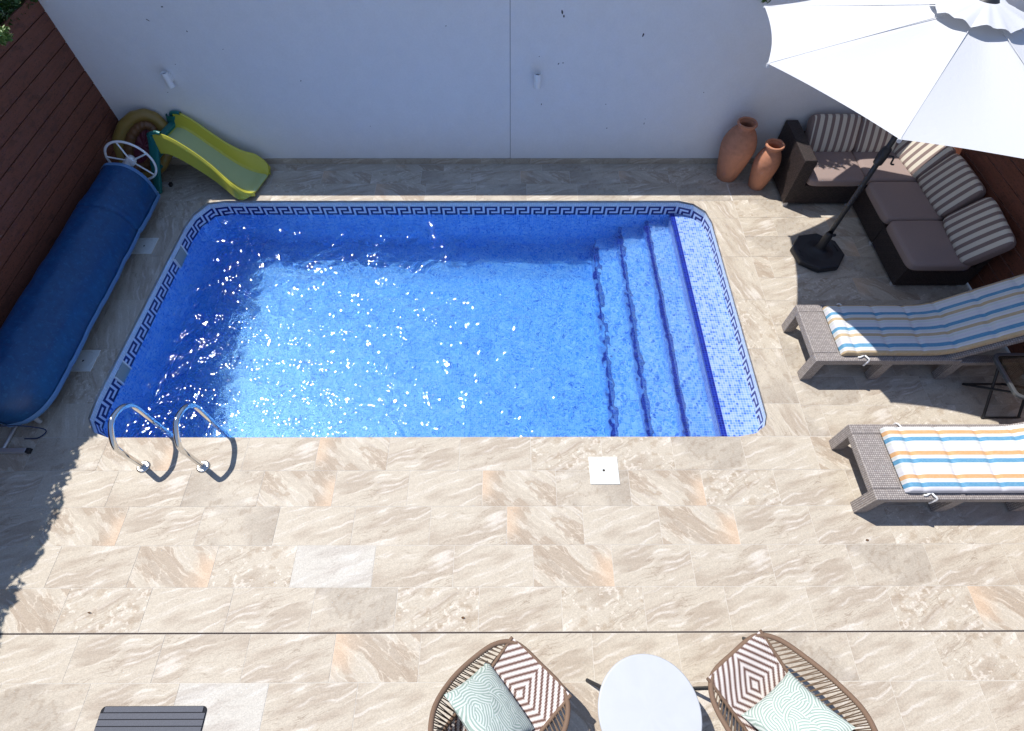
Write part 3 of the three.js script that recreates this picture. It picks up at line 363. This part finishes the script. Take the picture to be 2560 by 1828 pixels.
// ---------------------------------------------------------------- corner sofa
{
  const t = thing('corner_sofa', 'dark brown wicker corner sofa in the shade of the parasol', 'sofa', [3.12, 0, -4.84]);
  const X = -3.12, Z = 4.84, B = (n, a) => mesh(n, cbx(a[0] + X, a[1] + X, a[2], a[3], a[4] + Z, a[5] + Z, 0.01), wickerDark, t);
  B('armrest', [3.12, 3.255, 0.04, 0.605, -5.565, -4.835]); B('seat_base', [3.258, 3.903, 0.03, 0.285, -5.565, -4.84]); B('seat_base', [3.906, 4.655, 0.03, 0.285, -5.565, -4.84]); B('seat_base', [3.91, 4.655, 0.03, 0.285, -4.836, -4.212]); B('seat_base', [3.915, 4.655, 0.03, 0.285, -4.208, -3.615]);
  B('backrest', [3.258, 4.56, 0.27, 0.47, -5.563, -5.49]); B('backrest', [4.575, 4.653, 0.27, 0.5, -5.48, -3.62]);
  for (const [x, z] of [[3.155, -4.855], [3.155, -5.53], [3.87, -4.865], [3.935, -4.23], [3.94, -3.65], [4.62, -3.65], [4.62, -4.23], [3.87, -5.53]]) mesh('foot', bx(x - 0.022 + X, x + 0.022 + X, 0.001, 0.05, z - 0.022 + Z, z + 0.022 + Z), mat({ c: [0.55, 0.55, 0.55], roughness: 0.4, metalness: 0.3 }), t);
  const sc = (l, x0, x1, z0, z1) => { const a = soft(x1 - x0, 0.105, z1 - z0, 18, 9, 0.1), p = a.attributes.position, uv = new Float32Array(p.count * 2); for (let i = 0; i < p.count; i++) { uv[2 * i] = p.getX(i) + p.getY(i); uv[2 * i + 1] = p.getZ(i) + p.getY(i); } a.setAttribute('uv', new THREE.BufferAttribute(uv, 2)); solo('seat_cushion', a, taupe, l, 'cushion', [(x0 + x1) / 2, 0.342, (z0 + z1) / 2], 'taupe sofa seat cushions'); };
  sc('taupe seat cushion next to the wicker armrest', 3.262, 3.888, -5.46, -4.8); sc('taupe seat cushion in the sofa corner', 3.894, 4.56, -5.46, -4.805); sc('taupe seat cushion in the middle of the right sofa run', 3.875, 4.5, -4.79, -4.197); sc('taupe seat cushion at the open end of the sofa nearest the loungers', 3.875, 4.5, -4.187, -3.56);
  const stripeT = tex(512, 256, (u, v, i, j) => { const f = 0.93 + 0.09 * hash(i, j), n = (u * 6.8 + 0.25) % 1, w = u > 0.05 && u < 0.955 && v < 0.84 && v > 0.02 ? ss(0.02, 0.05, Math.abs(n - 0.5) - 0.24) : 1; const c = mixc([216, 208, 192], [136, 118, 112], w); return [c[0] * f, c[1] * f, c[2] * f]; }, true, false), stripeM = mat({ map: stripeT, roughness: 0.95 });
  const bc = (l, w, h, pos, ry, lean, roll = 0) => {
    let a = soft(w, 0.135, h, 18, 7, 0.12).toNonIndexed(); const p = a.attributes.position, uv = new Float32Array(p.count * 2);
    for (let i = 0; i < p.count; i += 3) { let cy = 0, cx = 0, cz = 0; for (let k = 0; k < 3; k++) { cx += p.getX(i + k) / 3; cy += p.getY(i + k) / 3; cz += p.getZ(i + k) / 3; } const front = cy > 0.02; for (let k = 0; k < 3; k++) { uv[2 * (i + k)] = front ? p.getX(i + k) / w + 0.5 : 0.5 + p.getX(i + k) * 0.02; uv[2 * (i + k) + 1] = front ? 0.1 + 0.73 * (0.5 - p.getZ(i + k) / h) + (0) : 0.93; } }
    a.setAttribute('uv', new THREE.BufferAttribute(uv, 2)); a.rotateZ(roll * 0); a.rotateX(Math.PI / 2 - lean);
    const s = solo('back_cushion', a, stripeM, l, 'cushion', pos, 'striped sofa back cushions'); s.rotation.y = ry; if (roll) s.rotateZ(roll); return s;
  };
  bc('striped back cushion beside the sofa armrest', 0.56, 0.40, [3.615, 0.535, -5.415], 0, 0.52); bc('striped back cushion in the middle of the wall run, right of the first', 0.53, 0.40, [4.155, 0.535, -5.41], 0, 0.5, 0.03);
  const R = -Math.PI / 2; bc('striped back cushion tucked in the sofa corner, partly under the parasol edge', 0.58, 0.42, [4.50, 0.545, -5.10], R + 0.12, 0.5); bc('striped back cushion in the middle of the right sofa run', 0.62, 0.42, [4.545, 0.545, -4.51], R, 0.52); bc('striped back cushion at the open end of the sofa nearest the lounger', 0.62, 0.43, [4.52, 0.545, -3.845], R - 0.08, 0.62, -0.05);
}
// ---------------------------------------------------------------- parasol
{
  const cx = 3.31, cz = -4.11, t = thing('parasol', 'large white parasol on a dark pole with an octagonal base', 'parasol', [cx, 0, cz]);
  const g0 = (x, z, h) => h + (-0.064 * x + 0.1096 * z) / 1.43;      // the canopy sits a few degrees off level
  const fab = mat({ c: [0.61, 0.62, 0.645], roughness: 0.9, transmission: 0.1, thickness: 0, bumpMap: rep(stoneBump, 2), bumpScale: 0.0012 }); const A0 = 127.6 * Math.PI / 180, N = 8, st = Math.PI / 4;
  const canopy = grid(N * 12, 16, (u, v) => { const k = u * N, i = Math.floor(k) % N, f = k - Math.floor(k), a = A0 + (Math.floor(k) + f) * st, e = Math.abs(f - 0.5) * 2; const r0 = 0.12, chord = Math.cos(st / 2) / Math.cos((f - 0.5) * st), R = (1.45 * chord) * (1 - 0.035 * (1 - e * e)), r = r0 * chord + (R - r0 * chord) * v, sag = 0.03 * (1 - e ** 1.5) * Math.sin(v * Math.PI * 0.9), h = 2.372 - 0.342 * (v * 0.92 + 0.08 * v * v) - sag; const x = r * Math.cos(a), z = r * Math.sin(a); return [x, g0(x, z, h), z, u * 6, v * 1.2]; });
  mesh('canopy', canopy, fab, t);
  for (let i = 0; i < N; i++) { const a = A0 + i * st, c = Math.cos(a), s = Math.sin(a); const P = (r, h) => [r * c, g0(r * c, r * s, h), r * s]; mesh('rib', bar(P(0.06, 2.37), P(1.43, 2.018), 0.009, 6), darkMetal, t); mesh('strut', bar(P(0.05, 1.93), P(0.75, 2.185), 0.007, 6), darkMetal, t); const sm = bar(P(0.27, 2.347), P(1.44, 2.034), 0.003, 6); mesh('seam', sm, fab, t); mesh('rib_tip', bar(P(1.40, 2.028), P(1.455, 2.02), 0.014, 8), fab, t); }
  mesh('vent_cap', grid(N * 10, 10, (u, v) => { const k = u * N, f = k - Math.floor(k), a = A0 + k * st, e = Math.abs(f - 0.5) * 2, r = 0.075 + 0.255 * v * (1 - 0.06 * (1 - e * e)), h = 2.445 - 0.085 * v ** 1.3 + 0.03 * v * v * (1 - e * e) + 0.014 * v * Math.sin(k * 9.1) * (1 - e); const x = r * Math.cos(a), z = r * Math.sin(a); return [x, g0(x, z, h), z]; }), fab, t);
  mesh('finial', new THREE.LatheGeometry([[0, 0.05], [0.03, 0.045], [0.07, 0.012], [0.078, 0], [0, -0.01]].map((p) => new THREE.Vector2(...p)), 20).translate(0, 2.44, 0), blackPlastic, t);
  mesh('pole', bar([0, 0.1, 0], [0, 2.43, 0], 0.024, 16), darkMetal, t); mesh('crank_housing', new THREE.LatheGeometry([[0.024, -0.09], [0.04, -0.075], [0.045, 0], [0.04, 0.07], [0.024, 0.09]].map((p) => new THREE.Vector2(...p)), 20).translate(0, 1.2, 0), blackPlastic, t); mesh('crank_handle', tube([[0.03, 1.2, 0], [0.09, 1.2, 0.02], [0.1, 1.14, 0.03], [0.13, 1.13, 0.03]], 0.008, 16, 6), blackPlastic, t);
  mesh('hub', new THREE.CylinderGeometry(0.045, 0.05, 0.07, 16).translate(0, 1.93, 0), blackPlastic, t);
  const base = new THREE.Group(); base.name = 'base'; base.position.set(-0.035, 0, 0.045); base.rotation.y = 0.17; t.add(base); const oc = (r, b) => { const s = new THREE.Shape(); for (let i = 0; i < 8; i++) { const a = (i + 0.5) * st; s[i ? 'lineTo' : 'moveTo'](r * Math.cos(a), r * Math.sin(a)); } s.closePath(); return s; };
  const bg = new THREE.ExtrudeGeometry(oc(0.25), { depth: 0.035, bevelEnabled: true, bevelThickness: 0.02, bevelSize: 0.02, bevelSegments: 2 }); bg.rotateX(-Math.PI / 2); bg.translate(0, 0.021, 0); mesh('base_plate', bg, blackPlastic, base);
  mesh('base_hub', new THREE.LatheGeometry([[0.16, 0.074], [0.1, 0.085], [0.06, 0.1], [0.045, 0.13], [0.04, 0.3], [0.03, 0.32], [0.024, 0.33]].map((p) => new THREE.Vector2(...p)), 24), blackPlastic, base); mesh('clamp_knob', bar([0.03, 0.28, 0], [0.075, 0.28, 0], 0.016, 10), blackPlastic, base);
  for (const s of [-1, 1]) mesh('carry_grip', bx(s * 0.2 - 0.006, s * 0.2 + 0.006, 0.076, 0.082, -0.05, 0.05), blackPlastic, base);
}
// ---------------------------------------------------------------- sun loungers and their pads
function padStripe(order) {
  return tex(256, 1024, (u, v, i, j) => { const f = 0.95 + 0.07 * hash(i, j) ; let c = [213, 213, 215]; for (const [a, b, col] of order) if (v > a && v < b) { const e = 0.7 + 0.3 * fbm(u * 90 + a * 50, v * 200, 2) * 1.3; c = mixc([213, 213, 215], col, clamp(e)); } return [c[0] * f, c[1] * f, c[2] * f]; }, true, true);
}
const ORN = [206, 156, 104], TAN = [190, 166, 128], BLU = [84, 144, 180], GR = [202, 206, 200], LG = [208, 206, 212];
const padA = [[0.03, 0.065, GR], [0.085, 0.145, ORN], [0.15, 0.18, GR], [0.195, 0.255, BLU], [0.27, 0.305, GR], [0.365, 0.395, LG], [0.415, 0.475, ORN], [0.48, 0.51, GR], [0.53, 0.59, BLU], [0.605, 0.645, GR], [0.71, 0.74, LG], [0.762, 0.82, ORN], [0.825, 0.85, GR], [0.875, 0.935, BLU], [0.95, 0.985, LG]];
const padB = [[0.015, 0.055, TAN], [0.08, 0.11, GR], [0.14, 0.17, LG], [0.195, 0.25, BLU], [0.26, 0.295, GR], [0.31, 0.365, TAN], [0.385, 0.41, GR], [0.44, 0.47, LG], [0.505, 0.565, BLU], [0.575, 0.61, GR], [0.635, 0.69, TAN], [0.71, 0.735, GR], [0.765, 0.795, LG], [0.83, 0.895, BLU], [0.905, 0.93, GR], [0.955, 1.0, TAN]];
function lounger(lab, plab, X, Z, bendX, ang, stripes, strapX) {
  const t = thing('sun_lounger', lab, 'lounger', [X, 0, Z], 0, 'grey wicker sun loungers'); const W = 0.62, H = 0.33, B = (n, x0, x1, y0, y1, z0, z1, p = t) => mesh(n, cbx(x0, x1, y0, y1, z0, z1, 0.008), wickerGrey, p);
  B('foot_beam', 0, 0.215, H - 0.075, H, -W / 2 + 0.085, W / 2 - 0.085); for (const s of [-1, 1]) { const a = s * (W / 2), b = s * (W / 2 - 0.083), z0 = Math.min(a, b), z1 = Math.max(a, b); B('leg', 0, 0.092, 0.002, H, z0, z1); B('side_rail', 0.094, 0.68, H - 0.07, H, z0, z1); B('side_rail', 0.684, bendX - X + 0.13, H - 0.07, H - 0.002, z0, z1); B('side_rail', bendX - X + 0.134, 1.98, H - 0.085, H - 0.04, z0, z1); for (const x of [0.62, 1.24, 1.9]) B('leg', x, x + 0.085, 0.002, H - 0.071, z0 + 0.003 * s, z1 - 0.003); }
  mesh('seat_panel', bx(0.216, bendX - X + 0.12, H - 0.05, H - 0.012, -W / 2 + 0.084, W / 2 - 0.084), wickerGrey, t);
  const bk = new THREE.Group(); bk.name = 'backrest'; bk.position.set(bendX - X, H - 0.03, 0); bk.rotation.z = ang; t.add(bk); B('back_frame', 0.02, 0.8, -0.025, 0.02, -W / 2 + 0.01, -W / 2 + 0.07, bk); B('back_frame', 0.02, 0.8, -0.025, 0.02, W / 2 - 0.07, W / 2 - 0.01, bk); B('back_panel', 0.03, 0.8, -0.02, 0.012, -W / 2 + 0.071, W / 2 - 0.071, bk); mesh('prop_bar', bar([0.55, -0.03, 0.2], [0.62, -0.32, 0.2], 0.012, 8), darkMetal, bk); mesh('prop_bar', bar([0.55, -0.03, -0.2], [0.62, -0.32, -0.2], 0.012, 8), darkMetal, bk);
  // pad: a quilted mattress that follows the seat and the raised back
  const u0 = 0.225, ub = bendX - X, L = 1.72, hw = 0.265, T = 0.06; const prof = (s) => { const r = 0.16, a = clamp((s - (ub - u0 - r)) / (2 * r)) * ang; const k = ub - u0; let x, y; if (s < k - r) { x = s; y = 0; } else if (s > k + r) { const q = s - k; x = k + q * Math.cos(ang); y = q * Math.sin(ang); } else { const f = (s - k + r) / (2 * r); x = (k - r) * (1 - f) ** 2 + 2 * f * (1 - f) * k + f * f * (k + r * Math.cos(ang)); y = f * f * r * Math.sin(ang); } return [x, y, a]; };
  const pad = grid(230, 64, (u, v) => {
    const s = L * u, [x, y, a] = prof(s), th = v * 6.28318, c = Math.cos(th), sn = Math.sin(th), end = Math.min(1, Math.min(u, 1 - u) * L / 0.03), er = Math.sqrt(1 - (1 - end) ** 2);
    const zz = hw * Math.sign(c) * Math.abs(c) ** 0.28 * (0.975 + 0.025 * er), q = (s - 0.41 + 0.012 * Math.sin(zz * 13)) / 0.29, dq = Math.abs(q - Math.round(q)) * 0.29, row = [-0.1, 0.1].reduce((m, r0) => Math.min(m, Math.hypot(dq, (zz - r0) * 0.8)), 9);
    const quilt = -0.013 * Math.exp(-((dq / 0.022) ** 2)) - 0.014 * Math.exp(-((row / 0.035) ** 2)) + 0.008 * Math.cos(zz / hw * 1.5) + 0.004 * (fbm(s * 9, zz * 14 + X, 2) - 0.5);
    const h = sn > 0 ? T * sn ** 0.35 * er + quilt * er * sn ** 0.3 : -0.004 * Math.abs(sn) ** 0.3, n = h + 0.008; return [u0 + x - n * Math.sin(a), H + y + n * Math.cos(a), zz, s / 1.1, zz / (2 * hw) * 0.985 + 0.5];
  }, true);
  const caps = [0, 1].map((e) => grid(1, 32, (u, v) => { const s = e * L, [x, y, a] = prof(s), c = Math.cos(v * 6.28318); const zz = hw * Math.sign(c) * Math.abs(c) ** 0.28 * 0.975 * u; return [u0 + x - 0.006 * Math.sin(a), H + y + 0.006, zz, 0.5, zz / (2 * hw) + 0.5]; }));
  const p = thing('lounger_pad', plab, 'lounger pad', [X, 0, Z], 0, 'striped lounger pads'); mesh('pad', mergeGeometries([pad, ...caps]), mat({ map: padStripe(stripes), roughness: 0.95 }), p);
  mesh('tie_strap', tube([[strapX, H + 0.012, 0.255], [strapX + 0.01, H + 0.02, 0.285], [strapX + 0.03, H + 0.006, 0.312], [strapX + 0.02, H - 0.07, 0.3155]], 0.008, 14, 6), white, p); mesh('tie_strap', tube([[strapX, H + 0.012, -0.255], [strapX - 0.02, H + 0.018, -0.29], [strapX - 0.03, H + 0.004, -0.314], [strapX - 0.03, H - 0.05, -0.3165]], 0.007, 14, 6), white, p);
  mesh('strap_tail', tube([[strapX - 0.01, H + 0.016, 0.268], [strapX - 0.04, H + 0.012, 0.282], [strapX - 0.055, H + 0.008, 0.278]], 0.008, 8, 6), white, p);
}
lounger('grey wicker sun lounger further from the camera, partly in parasol shade', 'tan-edged striped lounger pad half in the parasol shade', 2.65, -2.815, 3.79, 0.62, padB, 0.42);
lounger('grey wicker sun lounger nearer the camera, fully in the sun', 'blue and orange striped lounger pad in full sun', 2.72, -1.588, 3.95, 0.5, padA, 0.41);
// ---------------------------------------------------------------- folding glass side table
{
  const t = thing('side_table', 'folding side table with a tinted glass top between the loungers', 'side table', [4.29, 0, -2.285]);
  const s = new THREE.Shape(), q = 0.215, r = 0.06; const rr = (q, r) => { const s = new THREE.Shape(); s.moveTo(-q + r, -q); s.lineTo(q - r, -q); s.absarc(q - r, -q + r, r, -Math.PI / 2, 0, false); s.lineTo(q, q - r); s.absarc(q - r, q - r, r, 0, Math.PI / 2, false); s.lineTo(-q + r, q); s.absarc(-q + r, q - r, r, Math.PI / 2, Math.PI, false); s.lineTo(-q, -q + r); s.absarc(-q + r, -q + r, r, Math.PI, 1.5 * Math.PI, false); return s; };
  const fs = rr(q, r); fs.holes.push(new THREE.Path(rr(q - 0.022, r - 0.015).getPoints(10))); const fg = new THREE.ExtrudeGeometry(fs, { depth: 0.02, bevelEnabled: true, bevelThickness: 0.003, bevelSize: 0.003, bevelSegments: 2 }); fg.rotateX(-Math.PI / 2); fg.translate(0, 0.43, 0); const grey = mat({ c: [0.12, 0.13, 0.14], roughness: 0.3, metalness: 0.5 }); mesh('top_frame', fg, grey, t);
  const gg = new THREE.ExtrudeGeometry(rr(q - 0.02, r - 0.014), { depth: 0.005, bevelEnabled: false }); gg.rotateX(-Math.PI / 2); gg.translate(0, 0.444, 0); mesh('glass_top', gg, mat({ c: [0.55, 0.6, 0.57], transmission: 1, thickness: 0, roughness: 0.03, ior: 1.5 }), t);
  for (const x of [-0.165, 0.185]) { const f = x < 0 ? 0.02 : -0.02; mesh('leg', bar([x, 0.012, -0.17], [x, 0.43, 0.165], 0.011, 8), darkMetal, t); mesh('leg', bar([x + f, 0.012, 0.17], [x + f, 0.43, -0.165], 0.011, 8), darkMetal, t); } for (const z of [-0.17, 0.17]) mesh('foot_rail', bar([-0.16, 0.012, z], [0.18, 0.012, z], 0.009, 8), darkMetal, t);
}
// ---------------------------------------------------------------- rope armchairs, cushions, round table
const rope = mat({ map: rep(tex(64, 64, (u, v) => { const k = 0.75 + 0.35 * Math.abs(Math.sin((u * 6 + v * 6) * Math.PI)); return [122 * k, 98 * k, 80 * k]; }), 6), roughness: 0.8 });
const cordMat = mat({ c: [0.17, 0.115, 0.075], roughness: 0.75 });
const weaveT = tex(1024, 1024, (u, v, i, j) => { const x = (u - 0.5) * 0.62, y = (v - 0.2) * 0.98, d = Math.max(Math.abs(x + y), Math.abs(x - y)) / 1.414, along = Math.abs(x + y) > Math.abs(x - y) ? x - y : x + y; const P = 0.041, st = (((x * 0.9 + y * 0.35) / 0.0085) % 1 + 1) % 1, wob = (st < 0.5 ? 1 : -1) * 0.0032, b = (((d + wob) / P) % 1 + 1) % 1; const strand = 0.72 + 0.28 * Math.sin(st * Math.PI) ** 0.5, n = 0.94 + 0.1 * hash(i >> 1, j >> 1); const c = b < 0.56 ? [232, 222, 216] : [112, 82, 72]; return [c[0] * strand * n, c[1] * strand * n, c[2] * strand * n]; }, true, false);
const weaveMat = mat({ map: weaveT, roughness: 0.85 });
function armchair(lab, clab, cx, cz, face, pil) {
  const t = thing('rope_armchair', lab, 'armchair', [cx, 0, cz], face, 'woven rope armchairs');
  const ringP = [[0, 0.405, 0.365], [0.2, 0.41, 0.35], [0.285, 0.425, 0.27], [0.335, 0.47, 0.1], [0.345, 0.55, -0.08], [0.30, 0.665, -0.23], [0.17, 0.765, -0.34], [0, 0.80, -0.375]]; const all = ringP.concat(ringP.slice(1, -1).reverse().map(([x, y, z]) => [-x, y, z])); const curve = new THREE.CatmullRomCurve3(all.map((p) => new THREE.Vector3(...p)), true, 'centripetal');
  mesh('rim', new THREE.TubeGeometry(curve, 140, 0.016, 10, true), rope, t);
  const prof = new THREE.CatmullRomCurve3([[0.362, 0.425, 0], [0.31, 0.415, 0], [0.2, 0.375, 0], [0.05, 0.335, 0], [-0.1, 0.32, 0], [-0.19, 0.36, 0], [-0.26, 0.48, 0], [-0.33, 0.66, 0], [-0.372, 0.79, 0]].map((p) => new THREE.Vector3(...p)));
  const hw = (v) => 0.235 - 0.02 * Math.sin(v * 3) - 0.09 * ss(0.6, 1, v); const panel = (u, v) => { const p = prof.getPointAt(v), w = (u - 0.5) * 2 * hw(v); return [w, p.y + 0.03 * (w / 0.24) ** 2 * Math.sin(v * Math.PI), p.x, u, v]; };
  mesh('woven_seat', grid(14, 60, panel), weaveMat, t); mesh('seat_side_frame', tube([0, 0.15, 0.3, 0.45, 0.6, 0.75, 0.9, 1].map((v) => panel(1, v).slice(0, 3)), 0.011, 50, 8), rope, t); mesh('seat_side_frame', tube([0, 0.15, 0.3, 0.45, 0.6, 0.75, 0.9, 1].map((v) => panel(0, v).slice(0, 3)), 0.011, 50, 8), rope, t);
  for (const s of [0, 1]) for (let i = 0; i < 54; i++) { const f = (i + 0.5) / 54, r = curve.getPointAt(s ? 0.115 + f * 0.325 : 1 - (0.115 + f * 0.325)), q = panel(s, 0.05 + 0.8 * f ** 1.15 + 0.016 * ((i % 2) - 0.5)); mesh('cord', bar(q.slice(0, 3), [r.x, r.y, r.z], 0.0034, 5), cordMat, t); }
  for (const [x, z, a, b] of [[0.2, 0.28, 0.27, 0.33], [-0.2, 0.28, -0.27, 0.33], [0.2, -0.2, 0.26, -0.34], [-0.2, -0.2, -0.26, -0.34]]) mesh('leg', bar([a, 0.002, b], [x, z > 0 ? 0.40 : 0.36, z], 0.012, 8), darkMetal, t);
  mesh('seat_hoop', tube([[0.2, 0.36, -0.2], [0.21, 0.33, 0], [0.2, 0.39, 0.28], [-0.2, 0.39, 0.28], [-0.21, 0.33, 0], [-0.2, 0.36, -0.2]], 0.011, 50, 8, true), darkMetal, t);
  const arcT = armchair.tex ??= tex(768, 768, (u, v) => { let best = 9, bi = 0, bj = 0, G = 5.4; const x = u * G, y = v * G; for (let i = Math.floor(x) - 1; i <= x + 1; i++) for (let j = Math.floor(y) - 1; j <= y + 1; j++) { const dx = x - i - hash(i + 40, j + 9), dy = y - j - hash(i + 90, j + 33), d = dx * dx + dy * dy; if (d < best) { best = d; bi = i; bj = j; } } const a = hash(bi + 7, bj + 51) * 6.28, R = 0.9 + hash(bi + 3, bj + 8), qx = bi + 0.5 + Math.cos(a) * R, qy = bj + 0.5 + Math.sin(a) * R, d = Math.hypot(x - qx, y - qy); const w = ss(-0.35, 0.35, Math.sin(d * 6.283 / 0.21)); const c = mixc([152, 170, 160], [204, 211, 205], w); return c; }, true, false);
  const pm = mat({ map: arcT, roughness: 0.95 }); const c = solo('scatter_cushion', pillow(pil.w, pil.h, 0.15), pm, clab, 'cushion', pil.pos, 'sage green scatter cushions'); c.rotation.set(0, pil.turn, 0); c.rotateX(pil.lean); return t;
}
armchair('rope armchair left of the round white table', 'sage green patterned cushion on the left rope chair', -0.055, 0.065, Math.atan2(0.665, -0.746), { w: 0.46, h: 0.40, pos: [-0.12, 0.50, 0.035], turn: 2.25, lean: 0.72 });
armchair('rope armchair right of the round white table', 'sage green patterned cushion on the right rope chair', 1.60, 0.035, Math.atan2(-0.56, -0.83), { w: 0.42, h: 0.42, pos: [1.65, 0.50, 0.085], turn: 3.72, lean: 0.62 });
{
  const t = thing('round_table', 'round white side table between the two rope armchairs', 'table', [0.818, 0, 0.04]);
  mesh('table_top', new THREE.LatheGeometry([[0, 0.44], [0.29, 0.44], [0.303, 0.446], [0.305, 0.455], [0.302, 0.463], [0.295, 0.465], [0, 0.465]].map((p) => new THREE.Vector2(...p)), 72), mat({ map: rep(tex(256, 256, (u, v) => { const k = 0.97 + 0.03 * fbm(u * 20, v * 20, 4) ; return [190 * k, 193 * k, 198 * k]; }), 1), roughness: 0.5 }), t);
  for (let i = 0; i < 3; i++) { const a = 3.68 + i * 2.0944; mesh('leg', bar([0.35 * Math.cos(a), 0.002, 0.35 * Math.sin(a)], [0.06 * Math.cos(a), 0.44, 0.06 * Math.sin(a)], 0.013, 8), darkMetal, t); }
}
// ---------------------------------------------------------------- mat and fallen leaves
{
  const t = thing('door_mat', 'dark grey ribbed mat lying on the front paving', 'mat', [-2.355, 0, 0.21]); const w = 0.348, d = 0.21, r = 0.03, s = new THREE.Shape(); s.moveTo(-w + r, -d); s.lineTo(w - r, -d); s.absarc(w - r, -d + r, r, -Math.PI / 2, 0); s.lineTo(w, d - r); s.absarc(w - r, d - r, r, 0, Math.PI / 2); s.lineTo(-w + r, d); s.absarc(-w + r, d - r, r, Math.PI / 2, Math.PI); s.lineTo(-w, -d + r); s.absarc(-w + r, -d + r, r, Math.PI, 1.5 * Math.PI);
  const g = new THREE.ExtrudeGeometry(s, { depth: 0.004, bevelEnabled: false }); g.rotateX(-Math.PI / 2); g.translate(0, 0.002, 0); mesh('mat_base', g, mat({ c: [0.01, 0.011, 0.016], roughness: 0.9 }), t); const pile = mat({ map: rep(fabricTex([104, 106, 114], 0.3), 6), roughness: 1 });
  for (let i = 0; i < 11; i++) { const z0 = -d + 0.002 + i * 0.0375, z1 = Math.min(d - 0.002, z0 + 0.033), e = i === 0 || i === 10 ? 0.02 : 0; if (z1 - z0 > 0.008) mesh('rib_strip', cbx(-w + 0.003 + e, w - 0.003 - e, 0.006, 0.011, z0, z1, 0.002), pile, t); }
}
[[-0.342, -0.528, 'curled brown fallen leaf behind the left rope chair'], [-3.029, -0.568, 'tiny brown fallen leaf on the paving near the leafy shadow edge'], [2.753, -1.066, 'small brown fallen leaf beside the near lounger foot'], [1.738, -0.401, 'tiny dark fallen leaf behind the right rope chair']].forEach(([x, z, l], i) => solo('fallen_leaf', grid(8, 4, (u, v) => { const w = 0.007 * Math.sin(u * Math.PI) * (i % 2 ? 0.8 : 1.2); return [(u - 0.5) * 0.026, 0.002 + 0.006 * (u - 0.4) ** 2 * 4 + 0.004 * Math.abs(v - 0.5), (v - 0.5) * 2 * w]; }), mat({ c: [0.12, 0.06, 0.025], roughness: 0.9 }), l, 'leaf', [x, 0.001, z], 'fallen leaves'));

renderer.render(scene, camera);
